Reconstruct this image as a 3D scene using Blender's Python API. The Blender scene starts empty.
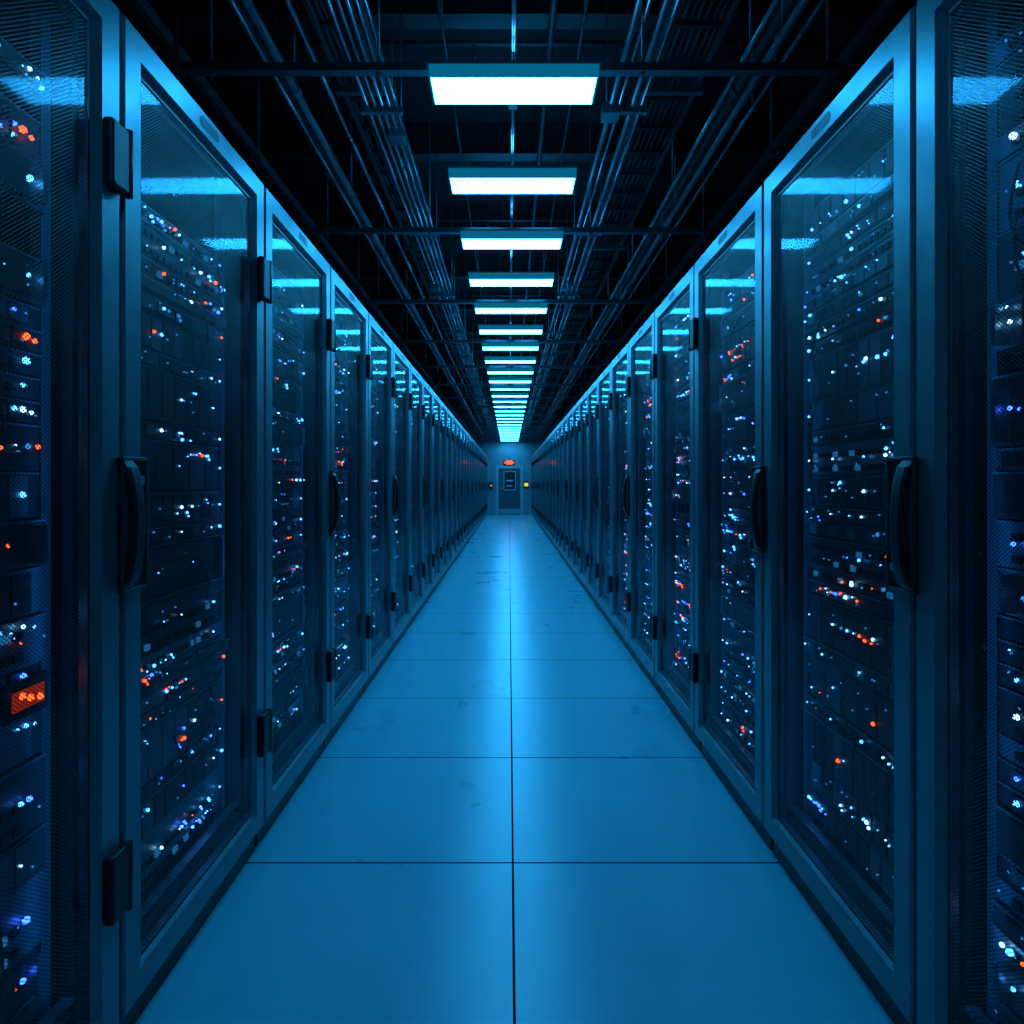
import bpy, bmesh, math, random
from mathutils import Vector, Matrix
random.seed(7)
scene = bpy.context.scene
scene.view_settings.view_transform = 'Standard'
scene.view_settings.look = 'None'
scene.view_settings.exposure = 0.0

# ------------------------------------------------------------ materials
def mat_new(name):
    m = bpy.data.materials.new(name); m.use_nodes = True
    nt = m.node_tree
    return m, nt, nt.nodes, nt.links

def principled(name, col, rough=0.5, metal=0.0, noise=0.0, nscale=8.0, spec=0.5):
    m, nt, N, L = mat_new(name)
    b = N['Principled BSDF']
    b.inputs['Base Color'].default_value = (*col, 1)
    b.inputs['Roughness'].default_value = rough
    b.inputs['Metallic'].default_value = metal
    b.inputs['Specular IOR Level'].default_value = spec
    if noise > 0:
        tc = N.new('ShaderNodeTexCoord'); nz = N.new('ShaderNodeTexNoise')
        nz.inputs['Scale'].default_value = nscale; nz.inputs['Detail'].default_value = 4
        L.new(tc.outputs['Object'], nz.inputs['Vector'])
        mr = N.new('ShaderNodeMapRange')
        mr.inputs['To Min'].default_value = max(0, rough-noise); mr.inputs['To Max'].default_value = min(1, rough+noise)
        L.new(nz.outputs['Fac'], mr.inputs['Value']); L.new(mr.outputs['Result'], b.inputs['Roughness'])
        cr = N.new('ShaderNodeMapRange'); cr.inputs['To Min'].default_value = 0.75; cr.inputs['To Max'].default_value = 1.2
        L.new(nz.outputs['Fac'], cr.inputs['Value'])
        mx = N.new('ShaderNodeVectorMath'); mx.operation = 'SCALE'
        mx.inputs[0].default_value = col
        L.new(cr.outputs['Result'], mx.inputs['Scale']); L.new(mx.outputs['Vector'], b.inputs['Base Color'])
    return m

def emissive(name, col, strength, sample=True):
    m, nt, N, L = mat_new(name)
    N.remove(N['Principled BSDF'])
    e = N.new('ShaderNodeEmission'); e.inputs['Color'].default_value = (*col, 1)
    e.inputs['Strength'].default_value = strength
    L.new(e.outputs['Emission'], N['Material Output'].inputs['Surface'])
    if not sample:
        try: m.cycles.emission_sampling = 'NONE'
        except Exception: pass
    return m

M_frame = principled('powder_coated_steel', (0.10, 0.21, 0.235), 0.33, 0.5, 0.07, 14)
M_body  = principled('cabinet_dark_steel', (0.03, 0.035, 0.04), 0.5, 0.3, 0.05)
M_black = principled('black_plastic', (0.006, 0.007, 0.008), 0.42, spec=0.35)
M_rail  = principled('rack_rail_steel', (0.3, 0.34, 0.38), 0.35, 0.7)
M_srv   = principled('server_face_dark', (0.055, 0.064, 0.072), 0.4, 0.4)
M_srv2  = principled('server_face_steel', (0.22, 0.25, 0.28), 0.35, 0.6)
M_gal   = principled('galvanised_steel', (0.36, 0.40, 0.43), 0.38, 0.75, 0.08, 20)
M_cond  = principled('conduit_steel', (0.5, 0.56, 0.6), 0.25, 0.9)
M_dark  = principled('painted_black_steel', (0.05, 0.057, 0.065), 0.45, 0.4)
M_cable = principled('cable_sheath', (0.04, 0.046, 0.055), 0.4)
M_lamph = principled('lamp_housing_white', (0.4, 0.45, 0.5), 0.45)
M_ceil  = principled('ceiling_slab', (0.015, 0.017, 0.02), 0.9, 0, 0.05, 3)
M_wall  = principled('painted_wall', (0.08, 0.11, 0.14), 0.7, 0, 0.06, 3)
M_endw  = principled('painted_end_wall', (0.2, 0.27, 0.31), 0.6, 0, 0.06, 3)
M_door  = principled('door_paint', (0.05, 0.07, 0.09), 0.45)
M_doorf = principled('door_frame_paint', (0.35, 0.42, 0.46), 0.45)
M_lamp  = emissive('lamp_diffuser', (0.029, 0.44, 1.0), 38.0)
M_ceil_fill   = emissive('ceiling_fill_glow', (0.02, 0.42, 1.0), 12.0)  # added fill emission, unseen from below, to brighten the overhead steelwork
M_lside = emissive('lamp_diffuser_side', (0.0, 0.33, 0.66), 0.36, False)
M_rack_fill = emissive('added_rack_fill', (0.01, 0.27, 1.0), 2.4)  # added fill emission for the server faces
M_lb = emissive('led_ice_blue', (0.06, 0.36, 1.0), 6.0, False)
M_lw = emissive('led_white', (0.24, 0.58, 1.0), 7.0, False)
M_ld = emissive('led_deep_blue', (0.03, 0.12, 1.0), 7.0, False)
M_lr = emissive('led_red', (1.0, 0.07, 0.012), 5.0, False)
M_lm = emissive('led_faint_blue', (0.03, 0.28, 0.8), 1.2, False)
M_dim = emissive('dim_blue_glow', (0.02, 0.2, 0.5), 0.7, False)  # dim emission, added so the equipment faces look lit
M_exit = emissive('exit_sign_red', (1.0, 0.05, 0.02), 5.0, False)
M_yel = emissive('indicator_yellow', (1.0, 0.55, 0.02), 1.2, False)
M_org = emissive('indicator_orange', (1.0, 0.25, 0.02), 0.8, False)
M_beacon = emissive('alarm_lens_red', (1.0, 0.05, 0.01), 0.28, False)

def make_panel():
    m, nt, N, L = mat_new('perforated_glazed_panel')
    N.remove(N['Principled BSDF'])
    tc = N.new('ShaderNodeTexCoord'); sx = N.new('ShaderNodeSeparateXYZ')
    L.new(tc.outputs['Object'], sx.inputs[0])
    def sine(sock, k):
        a = N.new('ShaderNodeMath'); a.operation = 'MULTIPLY'; a.inputs[1].default_value = k
        L.new(sock, a.inputs[0])
        b = N.new('ShaderNodeMath'); b.operation = 'SINE'; L.new(a.outputs[0], b.inputs[0]); return b.outputs[0]
    k = 2*math.pi/0.0075
    s1 = sine(sx.outputs['Y'], k*0.8); s2 = sine(sx.outputs['Z'], k)
    mu = N.new('ShaderNodeMath'); mu.operation = 'MULTIPLY'; L.new(s1, mu.inputs[0]); L.new(s2, mu.inputs[1])
    mr = N.new('ShaderNodeMapRange'); mr.inputs['From Min'].default_value = -0.4; mr.inputs['From Max'].default_value = 0.0
    L.new(mu.outputs[0], mr.inputs['Value'])
    tr = N.new('ShaderNodeBsdfTransparent'); tr.inputs['Color'].default_value = (0.85, 0.93, 0.97, 1)
    me = N.new('ShaderNodeBsdfPrincipled'); me.inputs['Base Color'].default_value = (0.03, 0.035, 0.04, 1)
    me.inputs['Metallic'].default_value = 0.4; me.inputs['Roughness'].default_value = 0.4
    mix = N.new('ShaderNodeMixShader')
    L.new(mr.outputs['Result'], mix.inputs['Fac']); L.new(me.outputs[0], mix.inputs[1]); L.new(tr.outputs[0], mix.inputs[2])
    gl = N.new('ShaderNodeBsdfGlossy'); gl.inputs['Roughness'].default_value = 0.05
    gl.inputs['Color'].default_value = (0.42, 0.68, 0.78, 1)
    fr = N.new('ShaderNodeFresnel'); fr.inputs['IOR'].default_value = 1.45
    fm = N.new('ShaderNodeMath'); fm.operation = 'MULTIPLY'; fm.inputs[1].default_value = 0.36
    L.new(fr.outputs[0], fm.inputs[0])
    mix2 = N.new('ShaderNodeMixShader')
    L.new(fm.outputs[0], mix2.inputs['Fac']); L.new(mix.outputs[0], mix2.inputs[1]); L.new(gl.outputs[0], mix2.inputs[2])
    L.new(mix2.outputs[0], N['Material Output'].inputs['Surface'])
    return m
M_panel = make_panel()

def make_floor():
    m, nt, N, L = mat_new('raised_floor_tiles')
    b = N['Principled BSDF']
    tc = N.new('ShaderNodeTexCoord'); sx = N.new('ShaderNodeSeparateXYZ'); L.new(tc.outputs['Object'], sx.inputs[0])
    def M(op, a, bv=None, c=None):
        n = N.new('ShaderNodeMath'); n.operation = op
        for i, v in enumerate((a, bv, c)):
            if v is None: continue
            if isinstance(v, (int, float)): n.inputs[i].default_value = v
            else: L.new(v, n.inputs[i])
        return n.outputs[0]
    def seam(sock, phase, w, p):
        a = M('DIVIDE', M('SUBTRACT', sock, phase), p)
        f = M('SUBTRACT', a, M('ROUND', a))
        d = M('MULTIPLY', M('ABSOLUTE', f), p)
        return M('LESS_THAN', d, w)
    s = M('MAXIMUM', seam(sx.outputs['X'], 0.006, 0.0034, 0.9), seam(sx.outputs['Y'], 2.09, 0.0036, 0.8))
    nz = N.new('ShaderNodeTexNoise'); nz.inputs['Scale'].default_value = 2.2; nz.inputs['Detail'].default_value = 3
    L.new(tc.outputs['Object'], nz.inputs['Vector'])
    rr = N.new('ShaderNodeMapRange'); rr.inputs['To Min'].default_value = 0.25; rr.inputs['To Max'].default_value = 0.32
    L.new(nz.outputs['Fac'], rr.inputs['Value']); L.new(rr.outputs[0], b.inputs['Roughness'])
    cr = N.new('ShaderNodeValToRGB')
    cr.color_ramp.elements[0].position = 0.2; cr.color_ramp.elements[0].color = (0.10, 0.39, 0.46, 1)
    cr.color_ramp.elements[1].position = 0.8; cr.color_ramp.elements[1].color = (0.12, 0.45, 0.52, 1)
    L.new(nz.outputs['Fac'], cr.inputs['Fac'])
    mx = N.new('ShaderNodeMix'); mx.data_type = 'RGBA'
    L.new(s, mx.inputs[0]); L.new(cr.outputs['Color'], mx.inputs[6]); mx.inputs[7].default_value = (0.005, 0.01, 0.015, 1)
    L.new(mx.outputs[2], b.inputs['Base Color'])
    inv = M('SUBTRACT', 1.0, s)
    spv = M('MULTIPLY', inv, 0.55); L.new(spv, b.inputs['Specular IOR Level'])
    return m
M_floor = make_floor()

# ------------------------------------------------------------ mesh helpers
class MB:
    def __init__(self): self.bm = bmesh.new(); self.mats = []
    def mi(self, m):
        if m not in self.mats: self.mats.append(m)
        return self.mats.index(m)
    def box(self, x0, x1, y0, y1, z0, z1, m):
        mi = self.mi(m); bm = self.bm
        v = [bm.verts.new(p) for p in ((x0,y0,z0),(x1,y0,z0),(x1,y1,z0),(x0,y1,z0),(x0,y0,z1),(x1,y0,z1),(x1,y1,z1),(x0,y1,z1))]
        for f in ((0,3,2,1),(4,5,6,7),(0,1,5,4),(1,2,6,5),(2,3,7,6),(3,0,4,7)):
            bm.faces.new([v[i] for i in f]).material_index = mi
    def bbox(self, x0, x1, y0, y1, z0, z1, m, bev=0.004):
        mi = self.mi(m)
        mat = Matrix.Translation(((x0+x1)/2,(y0+y1)/2,(z0+z1)/2)) @ Matrix.Diagonal((x1-x0,y1-y0,z1-z0,1))
        r = bmesh.ops.create_cube(self.bm, size=1, matrix=mat)
        es = set(e for v in r['verts'] for e in v.link_edges)
        r2 = bmesh.ops.bevel(self.bm, geom=list(es), offset=bev, segments=2, affect='EDGES', profile=0.5)
        for f in r2['faces']: f.material_index = mi
        vs = set(v for f in r2['faces'] for v in f.verts)
        for v in vs:
            for f in v.link_faces: f.material_index = mi
    def quad(self, pts, m):
        f = self.bm.faces.new([self.bm.verts.new(p) for p in pts]); f.material_index = self.mi(m)
    def cyl(self, p0, p1, r, m, seg=10):
        mi = self.mi(m); p0 = Vector(p0); p1 = Vector(p1); d = p1-p0
        rot = d.to_track_quat('Z', 'Y').to_matrix().to_4x4()
        res = bmesh.ops.create_cone(self.bm, cap_ends=True, segments=seg, radius1=r, radius2=r, depth=d.length,
              matrix=Matrix.Translation((p0+p1)/2) @ rot)
        for f in set(f for v in res['verts'] for f in v.link_faces):
            f.material_index = mi; f.smooth = len(f.verts) == 4
    def blob(self, p, r, m):
        mi = self.mi(m)
        res = bmesh.ops.create_icosphere(self.bm, subdivisions=1, radius=r, matrix=Matrix.Translation(p))
        for f in set(f for v in res['verts'] for f in v.link_faces): f.material_index = mi
    def tube(self, pts, r, m, seg=8):
        for a, b in zip(pts[:-1], pts[1:]): self.cyl(a, b, r, m, seg)
    def mesh(self, name):
        me = bpy.data.meshes.new(name); self.bm.to_mesh(me); self.bm.free()
        for m in self.mats: me.materials.append(m)
        return me
def obj(name, me, loc=(0,0,0), parent=None, rotz=0):
    o = bpy.data.objects.new(name, me); scene.collection.objects.link(o)
    o.location = loc; o.rotation_euler[2] = rotz
    if parent: o.parent = parent
    return o

# ------------------------------------------------------------ dimensions
PITCH = 0.8; Y0 = 1.37; W = 0.8; EYE = 1.19; YEND = 25.0; YBACK = -3.0
LZ = EYE + 1.55
CEIL = 3.9

# ------------------------------------------------------------ cabinet (faces +X, front at x=0)
HW = 0.394
def ring(mb, x, oy, oz0, oz1, iy, iz0, iz1, xi, m):
    o = [(x,-oy,oz0),(x,oy,oz0),(x,oy,oz1),(x,-oy,oz1)]
    i = [(xi,-iy,iz0),(xi,iy,iz0),(xi,iy,iz1),(xi,-iy,iz1)]
    for k in range(4):
        a, b = k, (k+1) % 4
        mb.quad([o[a], o[b], i[b], i[a]], m)
def cabinet_shell():
    mb = MB()
    mb.box(-1.08, -0.03, -0.39, 0.39, 0.0, 0.075, M_black)
    mb.box(-1.10, -0.05, -0.398, -0.383, 0.075, 2.15, M_body)
    mb.box(-1.10, -0.05, 0.383, 0.398, 0.075, 2.15, M_body)
    mb.box(-1.10, -0.05, -0.383, 0.383, 2.13, 2.15, M_body)
    mb.box(-1.10, -0.05, -0.383, 0.383, 0.075, 0.10, M_body)
    mb.box(-1.10, -1.08, -0.383, 0.383, 0.10, 2.13, M_body)
    for s in (-1, 1):
        mb.box(-0.09, -0.047, min(s*0.350, s*0.397), max(s*0.350, s*0.397), 0.08, 2.15, M_body)
        y0, y1 = sorted((s*0.326, s*0.349))
        mb.box(-0.052, -0.045, y0, y1, 0.16, 2.08, M_dark)  # backing that hides the added fill emitter from the aisle
        mb.quad([(-0.0525,y0+.002,0.18),(-0.0525,y0+.002,2.06),(-0.0525,y1-.002,2.06),(-0.0525,y1-.002,0.18)], M_rack_fill)  # unseen emitter added behind the post to brighten the servers
    mb.bbox(-0.75, -0.35, -0.15, 0.15, 2.15, 2.19, M_dark, 0.006)
    return mb.mesh('cabinet_shell')
def cabinet_door():
    mb = MB()
    zb, zt = 0.082, 2.16
    ring(mb, -0.042, HW, zb, zt, HW, zb, zt, -0.005, M_frame)
    ring(mb, -0.005, HW, zb, zt, HW-0.005, zb+0.005, zt-0.005, 0.0, M_frame)
    ring(mb, 0.0, HW-0.005, zb+0.005, zt-0.005, HW-0.062, zb+0.058, zt-0.062, 0.0, M_frame)
    ring(mb, 0.0, HW-0.062, zb+0.058, zt-0.062, HW-0.066, zb+0.062, zt-0.066, -0.003, M_frame)
    ring(mb, -0.003, HW-0.066, zb+0.062, zt-0.066, HW-0.08, zb+0.07, zt-0.078, -0.013, M_frame)
    ring(mb, -0.013, HW-0.08, zb+0.07, zt-0.078, HW-0.087, zb+0.078, zt-0.085, -0.013, M_black)
    ring(mb, -0.013, HW-0.087, zb+0.078, zt-0.085, HW-0.087, zb+0.078, zt-0.085, -0.03, M_frame)
    ring(mb, -0.042, HW, zb, zt, HW-0.087, zb+0.078, zt-0.085, -0.042, M_frame)
    pts = []
    for k in range(20):
        a = 2*math.pi*k/20
        cy = 0.04 if math.cos(a) >= 0 else -0.04
        pts.append((0.0012, cy+0.014*math.cos(a), 2.128+0.014*math.sin(a)))
    mb.quad(pts, M_black)
    y, a, b = HW-0.087, zb+0.078, zt-0.085
    mb.quad([(-0.016,-y,a),(-0.016,y,a),(-0.016,y,b),(-0.016,-y,b)], M_panel)
    return mb.mesh('cabinet_door')

def server_stack(seed, big=False):
    R = random.Random(seed); mb = MB(); U = 0.0445
    xf = -0.105; HS = 0.305
    for s in (-1, 1):
        y0, y1 = sorted((s*(HS+0.004), s*(HS+0.03)))
        mb.box(xf-0.02, xf+0.002, y0, y1, 0.12, 2.11, M_rail)
        mb.box(xf-0.7, xf-0.02, *sorted((s*(HS+0.025), s*(HS+0.03))), 0.12, 2.11, M_body)
    mb.box(-0.085, -0.06, -0.34, 0.34, 0.135, 0.15, M_rail)
    mb.box(-0.085, -0.06, -0.34, 0.34, 0.172, 0.180, M_rail)
    mb.box(-0.12, -0.06, -0.34, 0.34, 2.09, 2.11, M_dark)
    z = 0.19
    hot = [R.uniform(0.3, 1.7) for _ in range(3)]
    cols = [R.uniform(-0.27, 0.27) for _ in range(5)]
    sizes = (0.0020, 0.0024, 0.0028, 0.0032, 0.004, 0.005, 0.006)
    while z < 2.05:
        u = R.choice((1,1,1,2,2,3)); h = u*U
        if z+h > 2.085: break
        kind = R.random()
        z1 = z+h-0.004
        if kind < 0.05:
            z += h; continue
        m = M_srv2 if R.random() < 0.22 else M_srv
        x = xf + R.choice((0.0, 0.0, 0.006, 0.012))
        mb.box(x-0.55, x, -HS, HS, z, z1, m)
        mb.box(x, x+0.004, -HS, HS, z1-0.003, z1, M_rail)
        if kind < 0.5:
            n = R.choice((6, 8, 10)); w = 0.54/n
            for k in range(n):
                ya = -0.27+k*w
                mb.box(x, x+0.008, ya+0.004, ya+w-0.004, z+0.005, z1-0.007, M_srv if R.random() < 0.75 else M_srv2)
        elif kind < 0.8:
            rows = 2 if u > 1 else 1
            for r_ in range(rows):
                zz = z+0.010+r_*0.04
                for k in range(17):
                    ya = -0.26+k*0.03
                    mb.box(x, x+0.006, ya, ya+0.02, zz, zz+0.014, M_dim if R.random() < 0.10 else M_black)  # a few ports glow to make the faces seem lit
        else:
            mb.box(x, x+0.012, -0.22, 0.24, z+0.008, z1-0.008, M_srv)
            for s in (-0.27, 0.27):
                mb.box(x, x+0.026, s-0.006, s+0.006, z+0.006, z1-0.008, M_rail)
        warm = min(abs(z-c) for c in hot) < 0.10
        for rr_ in range(1 if u == 1 else 2):
            n = R.choice((0, 1, 2, 2, 3, 4, 6, 8))
            cy = R.uniform(-0.25, 0.25)
            grid = R.choice((0.018, 0.03, 0.05))
            zz0 = z + h*R.choice((0.25, 0.5, 0.75))
            for k in range(n):
                y = cy+(k-n/2)*grid + R.uniform(-.004,.004)
                if not -0.295 < y < 0.295: continue
                zz = zz0 + R.choice((0, 0, 0.006, -0.006))
                t = R.random()
                if t < (0.45 if warm else 0.08): mm = M_lr
                elif t < 0.62: mm = M_lb
                elif t < 0.72: mm = M_lw
                elif t < 0.82: mm = M_ld
                else: mm = M_lm
                r = R.choice(sizes)
                mb.blob((x+0.010, y, zz), r, mm)
                if R.random() < 0.25:
                    mb.blob((x+0.010, y+0.009, zz-0.010), r*0.8, mm)
        for j in range(R.randint(2, 7)):
            mb.blob((x+0.010, R.uniform(-.29,.29), z+h*R.choice((.3,.5,.7))), 0.0026, M_lm)
        for cy in cols:
            if R.random() < 0.42:
                t = R.random()
                mm = M_lb if t < .55 else (M_lw if t < .80 else (M_ld if t < .90 else M_lr))
                mb.blob((x+0.010, cy, z+h*0.5), R.choice((0.0025, 0.0035, 0.005)), mm)
        for s in (-1, 1):
            if R.random() < 0.65:
                t = R.random()
                mm = M_lb if t < .6 else (M_ld if t < .75 else (M_lw if t < .95 else M_lr))
                q = R.choice((0.0045, 0.006, 0.0075)) if big else R.choice((0.003, 0.004, 0.0055))
                mb.blob((x+0.010, s*(0.25 if big else 0.28), z+h*0.5), q, mm)
                if big and R.random() < 0.45:
                    mb.blob((x+0.010, s*0.25+0.022, z+h*0.5-0.004), q*0.7, mm)
        z += h
    for k in range(9):
        y = R.uniform(-0.27, 0.27); za = R.uniform(0.3, 1.9); zb = za - R.uniform(0.06, 0.25); yb = y+R.uniform(-.12,.12)
        pts = []
        for i in range(7):
            t = i/6
            pts.append((xf+0.01+0.022*math.sin(math.pi*t), y+(yb-y)*t, za+(zb-za)*t-0.02*math.sin(math.pi*t)))
        mb.tube(pts, 0.003, M_cable, 6)
    return mb.mesh('server_stack_%d' % seed)

def handle_mesh():
    mb = MB()
    mb.bbox(0.0, 0.010, -0.050, 0.045, -0.14, 0.14, M_black, 0.004)
    mb.bbox(0.008, 0.014, -0.050, -0.042, -0.14, 0.14, M_dark, 0.002)
    mb.bbox(0.008, 0.014, 0.037, 0.045, -0.14, 0.14, M_dark, 0.002)
    mb.bbox(0.008, 0.014, -0.042, 0.037, 0.132, 0.14, M_dark, 0.002)
    mb.bbox(0.008, 0.014, -0.042, 0.037, -0.14, -0.132, M_dark, 0.002)
    n = 16; prev = None; mi = mb.mi(M_black)
    for i in range(n+1):
        t = i/n; z = 0.134-0.268*t; s = math.sin(math.pi*t)**0.45
        xo = 0.010+0.028*s; th = 0.010+0.006*s; hw = 0.020; c = -0.028
        ring_ = [mb.bm.verts.new(p) for p in ((xo-th,c-hw,z),(xo-0.003,c-hw,z),(xo,c-hw*0.6,z),(xo,c+hw*0.6,z),(xo-0.003,c+hw,z),(xo-th,c+hw,z))]
        if prev:
            for k in range(6):
                f = mb.bm.faces.new((prev[k], prev[(k+1)%6], ring_[(k+1)%6], ring_[k])); f.material_index = mi
        else:
            mb.bm.faces.new(ring_).material_index = mi
        prev = ring_
    mb.bm.faces.new(prev).material_index = mi
    mb.cyl((0.01, 0.018, 0.09), (0.016, 0.018, 0.09), 0.010, M_rail, 12)
    return mb.mesh('door_handle')
def hinge_mesh():
    mb = MB()
    mb.bbox(0.0, 0.022, -0.060, 0.006, -0.066, 0.066, M_black, 0.006)
    mb.bbox(0.0, 0.014, 0.004, 0.026, -0.052, 0.052, M_black, 0.005)
    mb.cyl((0.017, 0.003, -0.068), (0.017, 0.003, 0.068), 0.008, M_black, 12)
    return mb.mesh('hinge')

me_shell, me_door, me_handle, me_hinge = cabinet_shell(), cabinet_door(), handle_mesh(), hinge_mesh()
stacks = [server_stack(s) for s in (11, 23, 37, 41, 58, 66, 73)]
bigL, bigR = server_stack(101, True), server_stack(131, True)

n_first = -2
n_last = int((YEND-0.2-Y0)/PITCH)
def cabinet(side, i):
    yc = Y0 + (i-0.5)*PITCH - (0.02 if side > 0 else 0)
    e = bpy.data.objects.new('server_cabinet', None); scene.collection.objects.link(e)
    e.empty_display_size = 0.2
    e.location = (-W if side < 0 else W+0.012, yc, 0)
    e.rotation_euler[2] = 0 if side < 0 else math.pi
    near = -1 if side < 0 else 1
    obj('shell', me_shell, parent=e); obj('door', me_door, parent=e)
    k = (i*3 + (0 if side < 0 else 2) + (i//4)) % len(stacks)
    obj('server_stack', (bigL if side < 0 else bigR) if i == 0 else stacks[k], parent=e)
    if side < 0 and i == 0:
        mb = MB()
        mb.bbox(-0.100, -0.082, 0.19, 0.30, 0.765, 0.835, M_black, 0.003)
        mb.bbox(-0.083, -0.079, 0.205, 0.285, 0.782, 0.818, M_beacon, 0.002)
        for q in (0.225, 0.245, 0.270): mb.blob((-0.078, q, 0.80+0.008*math.sin(q*90)), 0.007, M_lr)
        obj('alarm_module', mb.mesh('alarm_module'), parent=e)
    hinges = side < 0 or i >= 3 or i <= -1
    if hinges:
        for j, z in enumerate((1.84, 0.39)):
            o = obj('hinge_%d' % (j+1), me_hinge, (0.001, near*0.412, z), e)
            if near > 0: o.rotation_euler[0] = math.pi
    if (side < 0 and i % 2 == 1) or (side > 0 and (i == 2 or (i % 2 == 1 and i != 3))):
        o = obj('door_handle', me_handle, (0.001, near*0.372, 1.105), e)
        if near > 0: o.rotation_euler[0] = math.pi
for i in range(n_first, n_last+1):
    cabinet(-1, i); cabinet(1, i)

# ------------------------------------------------------------ room shell
XW = 2.6
def plain(name, b, m):
    mb = MB(); mb.box(*b, m); return obj(name, mb.mesh(name))
plain('floor', (-XW, XW, YBACK, YEND, -0.1, 0.0), M_floor)
plain('ceiling', (-XW, XW, YBACK, YEND, CEIL, CEIL+0.1), M_ceil)
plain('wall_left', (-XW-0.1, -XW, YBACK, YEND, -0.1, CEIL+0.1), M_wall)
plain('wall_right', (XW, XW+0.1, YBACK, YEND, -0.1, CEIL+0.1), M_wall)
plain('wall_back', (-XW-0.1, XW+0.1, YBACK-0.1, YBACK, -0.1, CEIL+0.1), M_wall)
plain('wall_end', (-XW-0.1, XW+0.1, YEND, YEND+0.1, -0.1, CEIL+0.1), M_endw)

mb = MB(); ye = YEND
mb.box(-0.40, 0.42, ye-0.03, ye-0.001, 0.0, 1.74, M_door)
mb.box(-0.50, -0.40, ye-0.06, ye-0.001, 0.0, 1.84, M_doorf)
mb.box(0.42, 0.52, ye-0.06, ye-0.001, 0.0, 1.84, M_doorf)
mb.box(-0.40, 0.42, ye-0.06, ye-0.001, 1.74, 1.84, M_doorf)
mb.box(-0.18, 0.22, ye-0.04, ye-0.03, 0.95, 1.6, M_black)
for (a, b, c, d) in ((-0.21,-0.18,0.92,1.63),(0.22,0.25,0.92,1.63),(-0.18,0.22,0.92,0.95),(-0.18,0.22,1.6,1.63)):
    mb.box(a, b, ye-0.045, ye-0.03, c, d, M_doorf)
mb.box(-0.10, 0.14, ye-0.046, ye-0.04, 1.25, 1.31, M_dim)
mb.box(-0.12, 0.12, ye-0.046, ye-0.04, 1.06, 1.10, M_dim)
mb.box(-0.36, -0.24, ye-0.045, ye-0.03, 0.98, 1.01, M_rail)
mb.cyl((-0.33, ye-0.03, 0.995), (-0.33, ye-0.08, 0.995), 0.012, M_rail)
mb.box(-0.34, -0.22, ye-0.09, ye-0.075, 0.985, 1.005, M_rail)
mb.box(-0.38, 0.40, ye-0.036, ye-0.03, 0.03, 0.22, M_rail)
obj('door_1', mb.mesh('door_1'))
mb = MB()
mb.bbox(-0.22, 0.22, ye-0.08, ye-0.001, 1.86, 2.06, M_black, 0.01)
mb.box(-0.12, 0.12, ye-0.084, ye-0.079, 1.89, 2.03, M_exit)
for q in (-0.17, 0.17): mb.box(q-0.02, q+0.02, ye-0.084, ye-0.079, 1.93, 1.98, M_exit)
obj('exit_sign', mb.mesh('exit_sign'))
mb = MB()
mb.bbox(0.56, 0.72, ye-0.06, ye-0.001, 0.98, 1.28, M_dark, 0.008)
mb.box(0.57, 0.71, ye-0.066, ye-0.059, 1.07, 1.19, M_yel)
obj('access_control_panel', mb.mesh('access_control_panel'))
mb = MB()
mb.bbox(-0.76, -0.60, ye-0.06, ye-0.001, 0.92, 1.24, M_dark, 0.008)
mb.box(-0.70, -0.64, ye-0.066, ye-0.059, 1.06, 1.12, M_org)
obj('alarm_panel', mb.mesh('alarm_panel'))

# ------------------------------------------------------------ lamps
LW, LD, LS = 0.318, 0.18, 0.843
def lamp_mesh():
    mb = MB()
    mb.box(-LW, LW, 0, LD, 0.0, 0.006, M_lamp)
    mb.box(-LW-0.004, LW+0.004, -0.004, 0.0, 0.0, 0.05, M_lside)
    mb.box(-LW-0.004, LW+0.004, LD, LD+0.004, 0.0, 0.05, M_lside)
    mb.box(-LW-0.008, -LW, 0, LD, 0.0, 0.05, M_lside)
    mb.box(LW, LW+0.008, 0, LD, 0.0, 0.05, M_lside)
    mb.box(-LW-0.012, LW+0.012, -0.01, LD+0.01, 0.05, 0.058, M_lamph)
    for s in (-1, 1):
        x0, x1 = sorted((s*0.06, s*0.29))
        mb.box(x0, x1, 0.015, LD-0.015, 0.058, 0.061, M_ceil_fill)  # added emitter on the housing top, only there to light the ceiling
    mb.cyl((0, LD-0.03, 0.058), (0, LD-0.03, 0.194), 0.005, M_gal, 6)
    return mb.mesh('light_panel')
me_lamp = lamp_mesh()
k = 0
while True:
    y = 2.55 + k*LS
    if y + LD > YEND-0.1: break
    obj('overhead_light_panel', me_lamp, (0.012, y, LZ)); k += 1
obj('overhead_light_panel', me_lamp, (0.012, 2.55-3*LS, LZ))

mb = MB()
mb.cyl((0.012, YBACK+0.01, LZ+0.205), (0.012, YEND-0.01, LZ+0.205), 0.009, M_cond, 8)
y = -2
while y < YEND-1:
    mb.box(-0.008, 0.032, y, y+0.06, LZ+0.196, LZ+0.225, M_gal); y += 1.686
obj('lighting_conduit', mb.mesh('lighting_conduit'))

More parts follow.
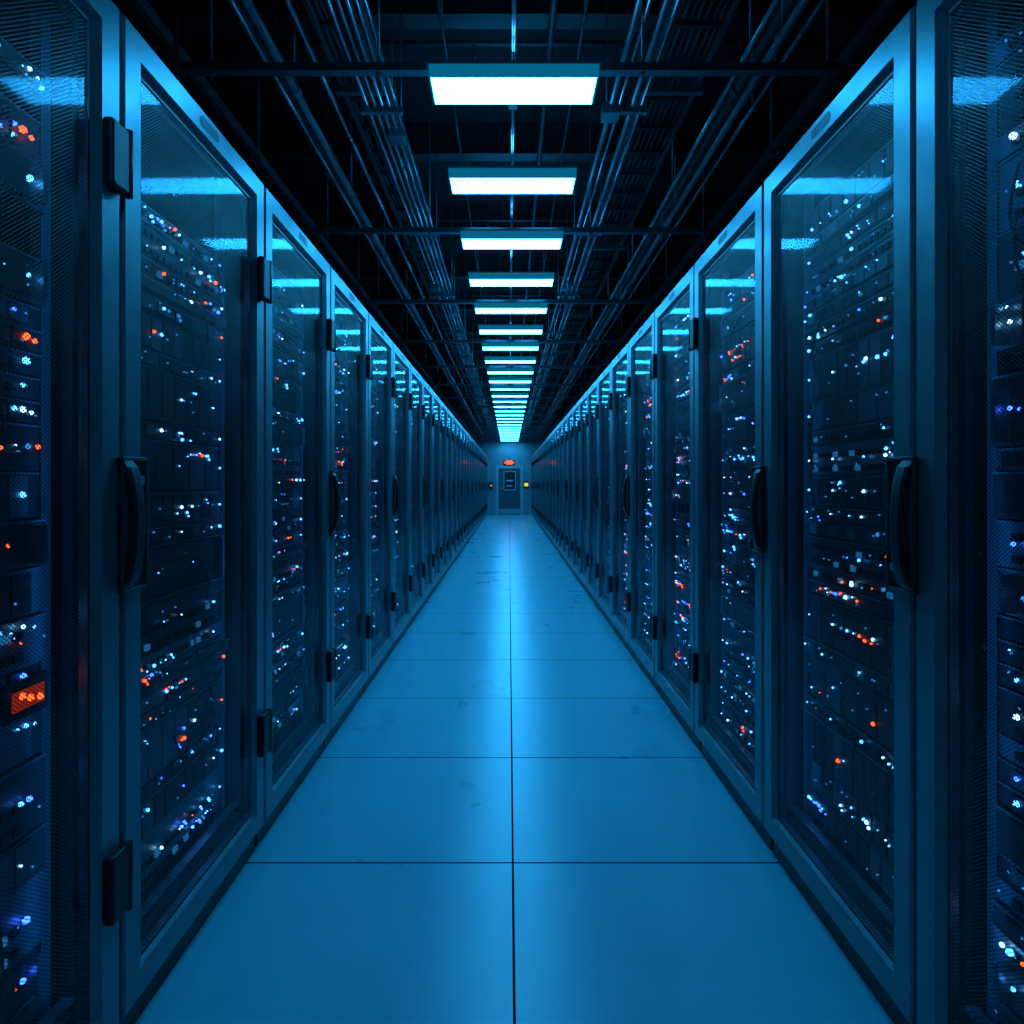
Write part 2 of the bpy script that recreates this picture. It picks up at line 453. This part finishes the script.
def strut_mesh():
    mb = MB()
    z = LZ+0.084
    mb.box(-1.3, 1.3, -0.020, -0.016, z-0.014, z+0.014, M_gal)
    mb.box(-1.3, 1.3, 0.016, 0.020, z-0.014, z+0.014, M_gal)
    mb.box(-1.3, 1.3, -0.020, 0.020, z-0.018, z-0.014, M_gal)
    for x in (-1.18, -0.52, 0.52, 1.25):
        mb.cyl((x, 0, z-0.045), (x, 0, CEIL-0.001), 0.005, M_gal, 6)
        mb.cyl((x, 0, z-0.028), (x, 0, z-0.018), 0.012, M_gal, 6)
        mb.cyl((x, 0, z+0.014), (x, 0, z+0.024), 0.012, M_gal, 6)
    return mb.mesh('strut_channel')
ms = strut_mesh(); y = 2.63-2*LS
while y < YEND-0.3:
    obj('strut_channel', ms, (0, y, 0)); y += 2*LS

def tray(x, z, w, seed, name='cable_tray'):
    R = random.Random(seed); mb = MB(); L0, L1 = YBACK+0.01, YEND-0.01
    for s in (-1, 1):
        xx = s*w/2
        mb.box(xx-0.006, xx+0.006, L0, L1, 0, 0.05, M_gal)
        mb.box(min(xx, xx-s*0.02), max(xx, xx-s*0.02), L0, L1, 0, 0.004, M_gal)
    y = L0+0.1
    while y < L1:
        mb.box(-w/2, w/2, y, y+0.025, 0.006, 0.022, M_dark); y += 0.3
    n = int(w/0.035)
    for i in range(n):
        cx = -w/2+0.03+i*(w-0.06)/max(1, n-1); r = R.uniform(0.007, 0.014)
        pts = []; y = L0
        while y < L1:
            pts.append((cx+R.uniform(-.008,.008), y, 0.024+r)); y += 1.4
        pts.append((cx, L1, 0.024+r))
        mb.tube(pts, r, M_cable, 6)
    y = 1.2
    while y < L1:
        for s in (-1, 1):
            mb.cyl((s*(w/2+0.012), y, -0.03), (s*(w/2+0.012), y, CEIL-z-0.001), 0.005, M_gal, 6)
        mb.box(-w/2-0.03, w/2+0.03, y-0.02, y+0.02, -0.03, -0.001, M_gal)
        y += 2.4
    return obj(name, mb.mesh(name), (x, 0, z))
tray(-1.56, 2.95, 0.38, 3)
tray(1.60, 2.98, 0.36, 4)
tray(-0.78, 3.32, 0.26, 5)
tray(0.86, 3.32, 0.3, 6)

def conduit_rack(x, z, offs, seed):
    R = random.Random(seed); mb = MB(); L0, L1 = YBACK+0.01, YEND-0.01
    for o, r in offs:
        mb.cyl((o, L0, r), (o, L1, r), r, M_cond if R.random() < .7 else M_gal, 10)
        y = L0+R.uniform(.3, 2)
        while y < L1-.2:
            mb.cyl((o, y, r), (o, y+0.045, r), r*1.35, M_gal, 10); y += 3.0
    a = min(o for o, r in offs)-0.035; b = max(o for o, r in offs)+0.035
    y = 1.75-1.686*2
    while y < L1:
        mb.box(a, b, y-0.015, y+0.015, -0.026, -0.0005, M_gal)
        for q in (a+0.012, b-0.012):
            mb.cyl((q, y, -0.04), (q, y, CEIL-z-0.001), 0.004, M_gal, 6)
        y += 1.686
    for q in range(7):
        yy = 3.3+q*3.1+R.uniform(-.5,.5); o = R.choice(offs)[0]
        mb.bbox(o-0.045, o+0.045, yy, yy+0.1, -0.04, 0.02, M_gal, 0.004)
    return obj('conduit_rack', mb.mesh('conduit_rack'), (x, 0, z))
conduit_rack(-0.66, 3.12, [(-0.075, .010), (-0.035, .008), (0.0, .012), (0.04, .008), (0.075, .008)], 1)
conduit_rack(0.60, 3.12, [(-0.08, .014), (-0.04, .008), (0.03, .014), (0.075, .009)], 2)

def pipe(x, z, r, m, coupl=1.5, name='ceiling_pipe'):
    mb = MB(); mb.cyl((0, YBACK+0.01, 0), (0, YEND-0.01, 0), r, m, 16)
    y = YBACK+0.5
    while y < YEND-0.3:
        mb.cyl((0, y, 0), (0, y+0.05, 0), r*1.25, m, 16)
        mb.cyl((0, y+0.025, r), (0, y+0.025, CEIL-z-0.001), 0.004, M_gal, 6)
        y += coupl
    return obj(name, mb.mesh(name), (x, 0, z))
pipe(-0.98, 2.97, 0.024, M_gal, 1.1)
pipe(-0.94, 3.22, 0.014, M_cond, 1.6)
pipe(-0.33, 3.40, 0.008, M_dark, 1.9, 'electrical_conduit')
pipe(0.36, 3.45, 0.008, M_dark, 1.9, 'electrical_conduit')
pipe(0.98, 2.97, 0.014, M_cond, 1.3)
pipe(1.07, 2.95, 0.020, M_gal, 1.7)
pipe(1.17, 3.0, 0.012, M_cond, 1.9)
pipe(1.22, 3.28, 0.045, M_dark, 2.0)
pipe(-1.24, 3.35, 0.055, M_dark, 2.0)
pipe(-1.12, 3.12, 0.012, M_cond, 2.0)

mb = MB()
mb.cyl((0.22, YBACK+0.01, 3.60), (0.22, YEND-0.01, 3.60), 0.02, M_dark, 12)
y = 1.2
while y < YEND-0.5:
    mb.cyl((-1.75, y, 3.595), (1.75, y, 3.595), 0.014, M_dark, 10)
    for x in (-0.2, 1.45, -1.45):
        mb.cyl((x, y, 3.595), (x, y, 3.45), 0.009, M_gal, 8)
        mb.cyl((x, y, 3.45), (x, y, 3.445), 0.022, M_gal, 10)
    y += 2.45
obj('sprinkler_pipework', mb.mesh('sprinkler_pipework'))

def duct(x, z, w, h):
    mb = MB(); y = YBACK+0.01
    while y < YEND-0.05:
        y1 = min(y+1.2, YEND-0.01)
        mb.box(-w/2, w/2, y, y1, -h/2, h/2, M_dark)
        mb.box(-w/2-0.02, w/2+0.02, y, y+0.03, -h/2-0.02, h/2+0.02, M_gal)
        y = y1
    return obj('air_duct', mb.mesh('air_duct'), (x, 0, z))
duct(2.12, 3.3, 0.5, 0.35)
duct(-2.12, 3.3, 0.5, 0.4)

mb = MB()
mb.box(-XW+0.001, XW-0.001, -0.06, 0.06, CEIL-0.22, CEIL-0.21, M_dark)
mb.box(-XW+0.001, XW-0.001, -0.006, 0.006, CEIL-0.21, CEIL-0.01, M_dark)
mb.box(-XW+0.001, XW-0.001, -0.06, 0.06, CEIL-0.012, CEIL-0.001, M_dark)
mbeam = mb.mesh('ceiling_beam')
y = 0.6
while y < YEND-0.3:
    obj('ceiling_beam', mbeam, (0, y, 0)); y += 1.5

mb = MB(); R = random.Random(9)
for i in range(0, n_last+1):
    yc = Y0+(i-0.5)*PITCH
    for s in (-1, 1):
        if R.random() < 0.25: continue
        for j in range(R.choice((1, 2, 3))):
            xo = s*(1.20+0.03*j+R.uniform(0, .05)); xt = s*1.45
            yy = yc+R.uniform(-.1,.1)
            if R.random() < 0.4:
                mb.tube([(xo, yy, 2.19), (xo, yy, 2.93)], 0.010, M_gal, 8)
                mb.cyl((xo, yy, 2.19), (xo, yy, 2.25), 0.018, M_gal, 8)
            else:
                mb.tube([(xo, yy, 2.19), (xo, yy, 2.45), (xo+s*0.04, yy, 2.75), (xt, yy, 2.94)], 0.009, M_cable, 6)
obj('cable_drops', mb.mesh('cable_drops'))

# ------------------------------------------------------------ world, camera
w = bpy.data.worlds.new('world'); scene.world = w; w.use_nodes = True
w.node_tree.nodes['Background'].inputs[0].default_value = (0.0, 0.01, 0.02, 1)
w.node_tree.nodes['Background'].inputs[1].default_value = 0.2

cam = bpy.data.cameras.new('camera'); co = bpy.data.objects.new('camera', cam); scene.collection.objects.link(co)
cam.sensor_width = 36; cam.lens = 667/1024*36
cam.shift_y = -(512-483)/1024; cam.shift_x = (512-509)/1024
co.location = (-0.006, 0, EYE); co.rotation_euler = (math.pi/2, 0, 0)
cam.clip_start = 0.02
scene.camera = co
